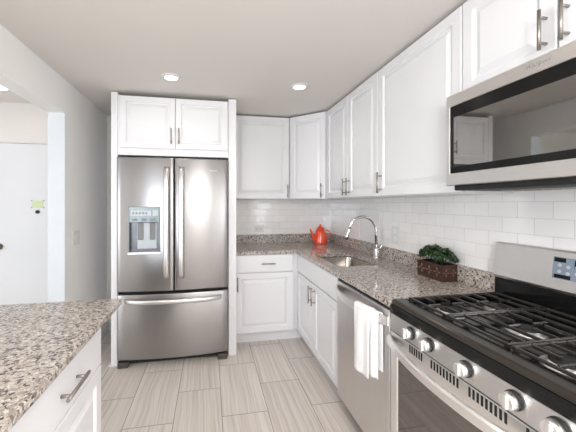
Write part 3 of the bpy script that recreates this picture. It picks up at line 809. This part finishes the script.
# storage drawer and oven door
B((XG-0.006, YR0+0.004, 0.095), (XG+0.018, YR1-0.004, 0.225), 0.005).build('storage_drawer', 'ssy', rg)
od = MB()
WY0, WY1, WZ0, WZ1 = 0.572, 1.218, 0.285, 0.690
od.box((XG-0.008, YR0+0.003, 0.232), (XG+0.018, WY0, 0.772), 0.003); od.box((XG-0.008, WY1, 0.232), (XG+0.018, YR1-0.003, 0.772), 0.003)
od.box((XG-0.008, WY0-0.004, 0.232), (XG+0.018, WY1+0.004, WZ0), 0.003); od.box((XG-0.008, WY0-0.004, WZ1), (XG+0.018, WY1+0.004, 0.772), 0.003)
odo = od.build('oven_door', 'ssl', rg)
B((XG-0.003, WY0-0.006, WZ0-0.006), (XG+0.012, WY1+0.006, WZ1+0.006)).build('oven_window', 'ovglass', odo)
for ya, yb_, k in ((1.052, 1.136, 6), (0.875, 1.012, 9), (0.706, 0.842, 9), (0.575, 0.660, 6)):
    for i in range(k):
        y = ya+(yb_-ya)*(i+0.5)/k; B((XG-0.0086, y-0.0042, 0.735), (XG-0.002, y+0.0042, 0.767)).build('vent_slot', 'gap', odo)
bowed_bar(XG-0.008, YR0+0.004, YR1-0.002, 0.731, 0.040, 0.018, 0.062, 2.2).build('handle', 'ssl', odo)
# control panel
B((XG-0.004, YR0+0.004, 0.7725), (XG+0.02, YR1-0.004, 0.7785)).build('panel_gap', 'gap', rg)
cp = MB().prism([(XG-0.010, 0.779), (XG+0.02, 0.779), (XG+0.02, 0.852), (XG-0.004, 0.852)], 'Y', YR0+0.001, YR1-0.001).build('control_panel', 'ssy', rg)
for y in (1.127, 1.021, 0.850, 0.690, 0.582):
    z = 0.818; kx = XG-0.008
    mb = MB(); mb.cyl((kx+0.004, y, z), (kx-0.006, y, z), 0.0265, 0.0255, n=28)
    ring = mb.build('knob_bezel', 'matblk', cp)
    mb = MB(); mb.cyl((kx-0.006, y, z), (kx-0.030, y, z), 0.0235, 0.0205, n=28)
    mb.box((kx-0.036, y-0.007, z-0.0205), (kx-0.028, y+0.007, z+0.0205), 0.003)
    mb.build('knob', 'ssl', cp)
# cooktop: rolled front edge, dark steel rim, black well
ct = MB()
arc = [(XG-0.004, 0.853), (XG-0.006, 0.880), (XG-0.002, 0.892)]
ct.prism([(XG-0.004, 0.853), (XG-0.008, 0.884), (XG-0.004, 0.894), (XG+0.05, 0.896), (XG+0.05, 0.853)], 'Y', YR0+0.0005, YR1-0.0005)
ctp = ct.build('cooktop_front', 'black', rg)
rm = MB()
rm.prism([(XG+0.000, 0.8955), (XG+0.004, 0.9105), (XG+0.012, 0.9155), (XG+0.062, 0.9155), (XG+0.066, 0.9055), (XG+0.066, 0.896)], 'Y', YR0+0.0005, YR1-0.0005)
rm.build('cooktop_rim', 'dkss', rg)
cw_ = MB(); cw_.box((XG+0.0505, YR0+0.0005, 0.850), (XR-0.07, YR1-0.0005, 0.8955))
cw_.box((XG+0.067, YR1-0.022, 0.8955), (XR-0.07, YR1-0.0005, 0.9155), 0.004); cw_.box((XG+0.067, YR0+0.0005, 0.8955), (XR-0.07, YR0+0.022, 0.9155), 0.004)
cw_.build('cooktop_well', 'black', rg)
# burners
for (bx, by, br_) in ((1.010, 1.110, 0.046), (1.255, 1.110, 0.036), (1.010, 0.680, 0.050), (1.255, 0.680, 0.036), (1.13, 0.895, 0.042)):
    bmb = MB().lathe((bx, by, 0.8955), [(0, 0), (br_+0.018, 0), (br_+0.016, 0.004), (br_+0.002, 0.006), (br_, 0.013), (0, 0.013)], 28).build('burner', 'ssl', rg)
    MB().lathe((bx, by, 0.9087), [(0, 0), (br_-0.004, 0), (br_-0.003, 0.005), (br_-0.012, 0.007), (0, 0.007)], 28).build('burner_cap', 'matblk', bmb)
# grates: three, bars running the width of the range
GX0, GX1 = 0.909, 1.388
def bar(mb, x0, y0, x1, y1, w=0.0040, z0=0.919, z1=0.929):
    d = Vector((x1-x0, y1-y0, 0)).normalized(); p = Vector((-d.y, d.x, 0))
    a = Vector((x0, y0, 0)); c = Vector((x1, y1, 0))
    lo = [a-p*w, c-p*w, c+p*w, a+p*w]; hi = [a-p*w*0.65, c-p*w*0.65, c+p*w*0.65, a+p*w*0.65]
    L = [mb.bm.verts.new((v.x, v.y, z0)) for v in lo]; Mm = [mb.bm.verts.new((v.x, v.y, z1-0.003)) for v in lo]; U = [mb.bm.verts.new((v.x, v.y, z1)) for v in hi]
    for P_, Q in ((L, Mm), (Mm, U)):
        for i in range(4): mb.bm.faces.new((P_[i], P_[(i+1) % 4], Q[(i+1) % 4], Q[i]))
    mb.bm.faces.new(U); mb.bm.faces.new(L[::-1])
for (ya, yb_, burn) in ((1.022, 1.2475, (1.010, 1.255)), (0.770, 1.018, (1.13,)), (0.526, 0.766, (1.010, 1.255))):
    gr = MB(); ym = (ya+yb_)/2
    bar(gr, GX0, ya+0.006, GX1, ya+0.006); bar(gr, GX0, yb_-0.006, GX1, yb_-0.006)
    nb = 8
    for i in range(nb):
        x = GX0+0.005+(GX1-GX0-0.01)*i/(nb-1)
        near = min(abs(x-q) for q in burn)
        if near < 0.055 and len(burn) > 1 or (near < 0.06 and len(burn) == 1):
            g_ = 0.032 if near < 0.03 else 0.022
            bar(gr, x, ya+0.006, x, ym-g_); bar(gr, x, ym+g_, x, yb_-0.006)
        else: bar(gr, x, ya+0.006, x, yb_-0.006)
    for q in burn:
        bar(gr, q-0.088, ym, q-0.030, ym); bar(gr, q+0.030, ym, q+0.088, ym)
    for x in (GX0+0.006, GX1-0.006):
        for y in (ya+0.012, yb_-0.012): gr.box((x-0.006, y-0.006, 0.8957), (x+0.006, y+0.006, 0.921))
    gr.build('grate', 'iron', rg)
# backguard
bgd = MB().prism([(1.392, 0.897), (XR-0.0095, 0.897), (XR-0.0095, 1.168), (1.408, 1.168), (1.392, 1.015)], 'Y', YR0+0.002, YR1-0.002)
MB().prism([(1.408, 0.896), (XR-0.0095, 0.896), (XR-0.0095, 1.000), (1.414, 1.000)], 'Y', YR0+0.002, YR1-0.002).build('backguard_riser', 'black', rg)
bgd.bm.free()
bgo = MB().prism([(1.404, 1.0005), (XR-0.0095, 1.0005), (XR-0.0095, 1.172), (1.428, 1.172), (1.420, 1.166), (1.400, 1.012)], 'Y', YR0+0.002, YR1-0.002).build('backguard', 'ssy', rg)
def bgx(z): return 1.400+(1.420-1.400)*(z-1.012)/(1.166-1.012)
def bgq(mb, y0, y1, z0, z1, e, t=0.003):
    V = []
    for zz in (z0, z1):
        for y in (y0, y1):
            for k in (e, e-t): V.append(mb.bm.verts.new((bgx(zz)-k, y, zz)))
    for f in ((0, 2, 6, 4), (1, 3, 7, 5), (0, 1, 3, 2), (4, 5, 7, 6), (0, 1, 5, 4), (2, 3, 7, 6)): mb.bm.faces.new([V[i] for i in f])
mb = MB(); bgq(mb, 0.720, 1.010, 1.056, 1.144, 0.0015); dspl = mb.build('display_panel', 'disp', bgo)
for q in ((0.965, 1.006, 1.124, 1.141), (0.88, 0.935, 1.108, 1.138), (0.945, 1.003, 1.059, 1.074), (0.87, 0.92, 1.060, 1.074)):
    mb = MB(); bgq(mb, *q, 0.0022); mb.build('display_readout', 'black', dspl)
for i in range(9):
    for j in range(2):
        y = 0.985-i*0.030; z = 1.086+0.026*j-(0.004 if i % 2 else 0)
        x = bgx(z)-0.0016; MB().cyl((x+0.001, y, z), (x-0.0016, y, z), 0.0068, n=14).build('button', 'btn', dspl)

# ------------------------------------------------------------------ over-the-range microwave
MX, MY0, MY1, MZ0, MZ1 = 1.070, 0.438, 1.2035, 1.445, 1.853
mw = thing('microwave', (1.26, 0.82, MZ0), 'stainless over-the-range microwave mounted under the short cabinet', 'microwave')
B((MX+0.045, MY0+0.003, MZ0+0.004), (XR-0.009, MY1-0.003, MZ1-0.002), 0.002).build('body', 'grey', mw)
GY0, GY1, GZ0, GZ1 = 0.50, 1.181, MZ0+0.055, MZ1-0.053
md = MB()
md.box((MX, MY0, MZ0), (MX+0.043, MY1, GZ0), 0.004); md.box((MX, MY0, GZ1), (MX+0.043, MY1, MZ1), 0.004)
md.box((MX, GY1, GZ0-0.004), (MX+0.043, MY1, GZ1+0.004), 0.004); md.box((MX, MY0, GZ0-0.004), (MX+0.043, GY0, GZ1+0.004), 0.004)
mdo = md.build('door', 'ssy', mw)
B((MX+0.003, GY0-0.004, GZ0-0.004), (MX+0.022, GY1+0.004, GZ1+0.004)).build('window', 'glass', mdo)
wf = MB()
for a, e in (((GY0, GZ0), (GY1, GZ0+0.028)), ((GY0, GZ1-0.050), (GY1, GZ1)), ((GY1-0.018, GZ0+0.028), (GY1, GZ1-0.050)), ((GY0, GZ0+0.028), (GY0+0.03, GZ1-0.050))):
    wf.box((MX+0.0022, a[0], a[1]), (MX+0.0032, e[0], e[1]))
wf.build('window_border', 'black', mdo)
rot = Matrix(((0, 0, -1), (-1, 0, 0), (0, 1, 0)))     # text x -> -Y, y -> +Z, facing -X
text_mesh('badge', 'Whirlpool', 0.0185, 'bead', mdo, (MX-0.0006, 0.812, 1.829), rot, 0.45)
ub = MB(); ub.box((MX+0.022, MY0+0.02, MZ0-0.022), (XR-0.03, MY1-0.022, MZ0+0.003), 0.006); ubo = ub.build('vent_underside', 'matblk', mw)
fl_ = MB()
for i in range(18):
    y = 0.50+0.036*i
    if y < 1.1: fl_.box((1.25, y, MZ0-0.0245), (1.40, y+0.022, MZ0-0.0215))
fl_.build('grease_filter', 'bead', ubo)

# ------------------------------------------------------------------ small fixtures
def downlight(x, y, lab):
    t = thing('ceiling_downlight', (x, y, H-0.02), lab, 'ceiling light', 'recessed ceiling lights')
    MB().lathe((x, y, H), [(0.046, -0.004), (0.050, -0.011), (0.068, -0.008), (0.071, -0.0005)], 36).build('trim_ring', 'plate', t)
    MB().lathe((x, y, H), [(0.047, -0.0055), (0.030, -0.0075), (0, -0.008)], 32).build('lens', 'lamp', t)
downlight(DOWN[0][0], DOWN[0][1], 'round recessed downlight above the refrigerator')
downlight(DOWN[1][0], DOWN[1][1], 'round recessed downlight in front of the corner cabinet')
# hall ceiling light
t = thing('ceiling_light', (-1.60, 2.62, H-0.08), 'glowing ceiling lamp in the hall, seen through the doorway', 'ceiling light')
MB().lathe((-1.60, 2.62, H), [(0.10, -0.0005), (0.10, -0.02), (0.0, -0.02)], 32).build('base', 'plate', t)
MB().lathe((-1.60, 2.62, H), [(0.095, -0.0205), (0.085, -0.045), (0.05, -0.062), (0, -0.068)], 32).build('shade', 'lamp', t)
# peephole and green card on the entry door
o = B((-1.645, 3.1615, 1.326), (-1.555, 3.1645, 1.392), 0.001).build('door_card', 'green'); base_origin(o)
tag(o, 'pale green card fixed on the white hall door', 'card')
mb = MB()
for xx in (-1.651, -1.549):
    for zz in (1.326, 1.392): MB().cyl((xx, 3.1648, zz), (xx, 3.158, zz), 0.0045, n=10).build('card_pin', 'grey', o)
o = MB().cyl((-1.600, 3.1648, 1.286), (-1.600, 3.152, 1.286), 0.017, n=20).build('peephole', 'matblk'); base_origin(o)
tag(o, 'small dark peephole in the hall door below the green card', 'peephole')
# switch on the left wall
sw = thing('light_switch', (XL, 2.69, 1.03), 'double light switch plate on the wall beside the doorway', 'switch')
B((XL+0.0005, 2.645, 1.022), (XL+0.007, 2.765, 1.142), 0.002).build('plate', 'plate', sw)
for yy in (2.682, 2.728): B((XL+0.007, yy-0.012, 1.055), (XL+0.011, yy+0.012, 1.109), 0.002).build('rocker', 'plate', sw)
# outlets
ou = thing('outlet', (0.563, YB-0.008, 1.03), 'white electrical outlet on the tile behind the back counter', 'outlet')
B((0.505, YB-0.014, 1.032), (0.621, YB-0.0085, 1.104), 0.002).build('plate', 'plate', ou)
mb = MB()
for xx in (0.540, 0.586):
    mb.box((xx-0.012, YB-0.0150, 1.057), (xx-0.009, YB-0.0135, 1.068)); mb.box((xx-0.012, YB-0.0150, 1.073), (xx-0.009, YB-0.0135, 1.084)); mb.cyl((xx+0.008, YB-0.0135, 1.070), (xx+0.008, YB-0.015, 1.070), 0.004, n=10)
mb.build('sockets', 'slot', ou)
ou = thing('outlet', (XR-0.008, 2.15, 1.05), 'white outlet plate on the tile right of the faucet', 'outlet')
B((XR-0.014, 2.100, 1.045), (XR-0.0085, 2.200, 1.180), 0.002).build('plate', 'plate', ou)
mb = MB()
for zz in (1.085, 1.140):
    mb.box((XR-0.0165, 2.130, zz-0.020), (XR-0.0135, 2.170, zz+0.020), 0.001)
mb.build('receptacle', 'trim', ou)
# framed blank panel on the tile behind the faucet
ap = thing('framed_panel', (XR-0.008, 2.56, 1.01), 'white framed blank panel on the tiled wall behind the faucet', 'panel')
y0, y1, z0, z1 = 2.380, 2.745, 1.008, 1.325
mb = MB()
mb.box((XR-0.014, y0, z0), (XR-0.0085, y0+0.014, z1), 0.0015); mb.box((XR-0.014, y1-0.014, z0), (XR-0.0085, y1, z1), 0.0015)
mb.box((XR-0.014, y0+0.014, z1-0.014), (XR-0.0085, y1-0.014, z1), 0.0015); mb.box((XR-0.014, y0+0.014, z0), (XR-0.0085, y1-0.014, z0+0.014), 0.0015)
mb.build('frame', 'trim', ap)
B((XR-0.0100, y0+0.0145, z0+0.0145), (XR-0.0085, y1-0.0145, z1-0.0145)).build('cover', 'gloss', ap)
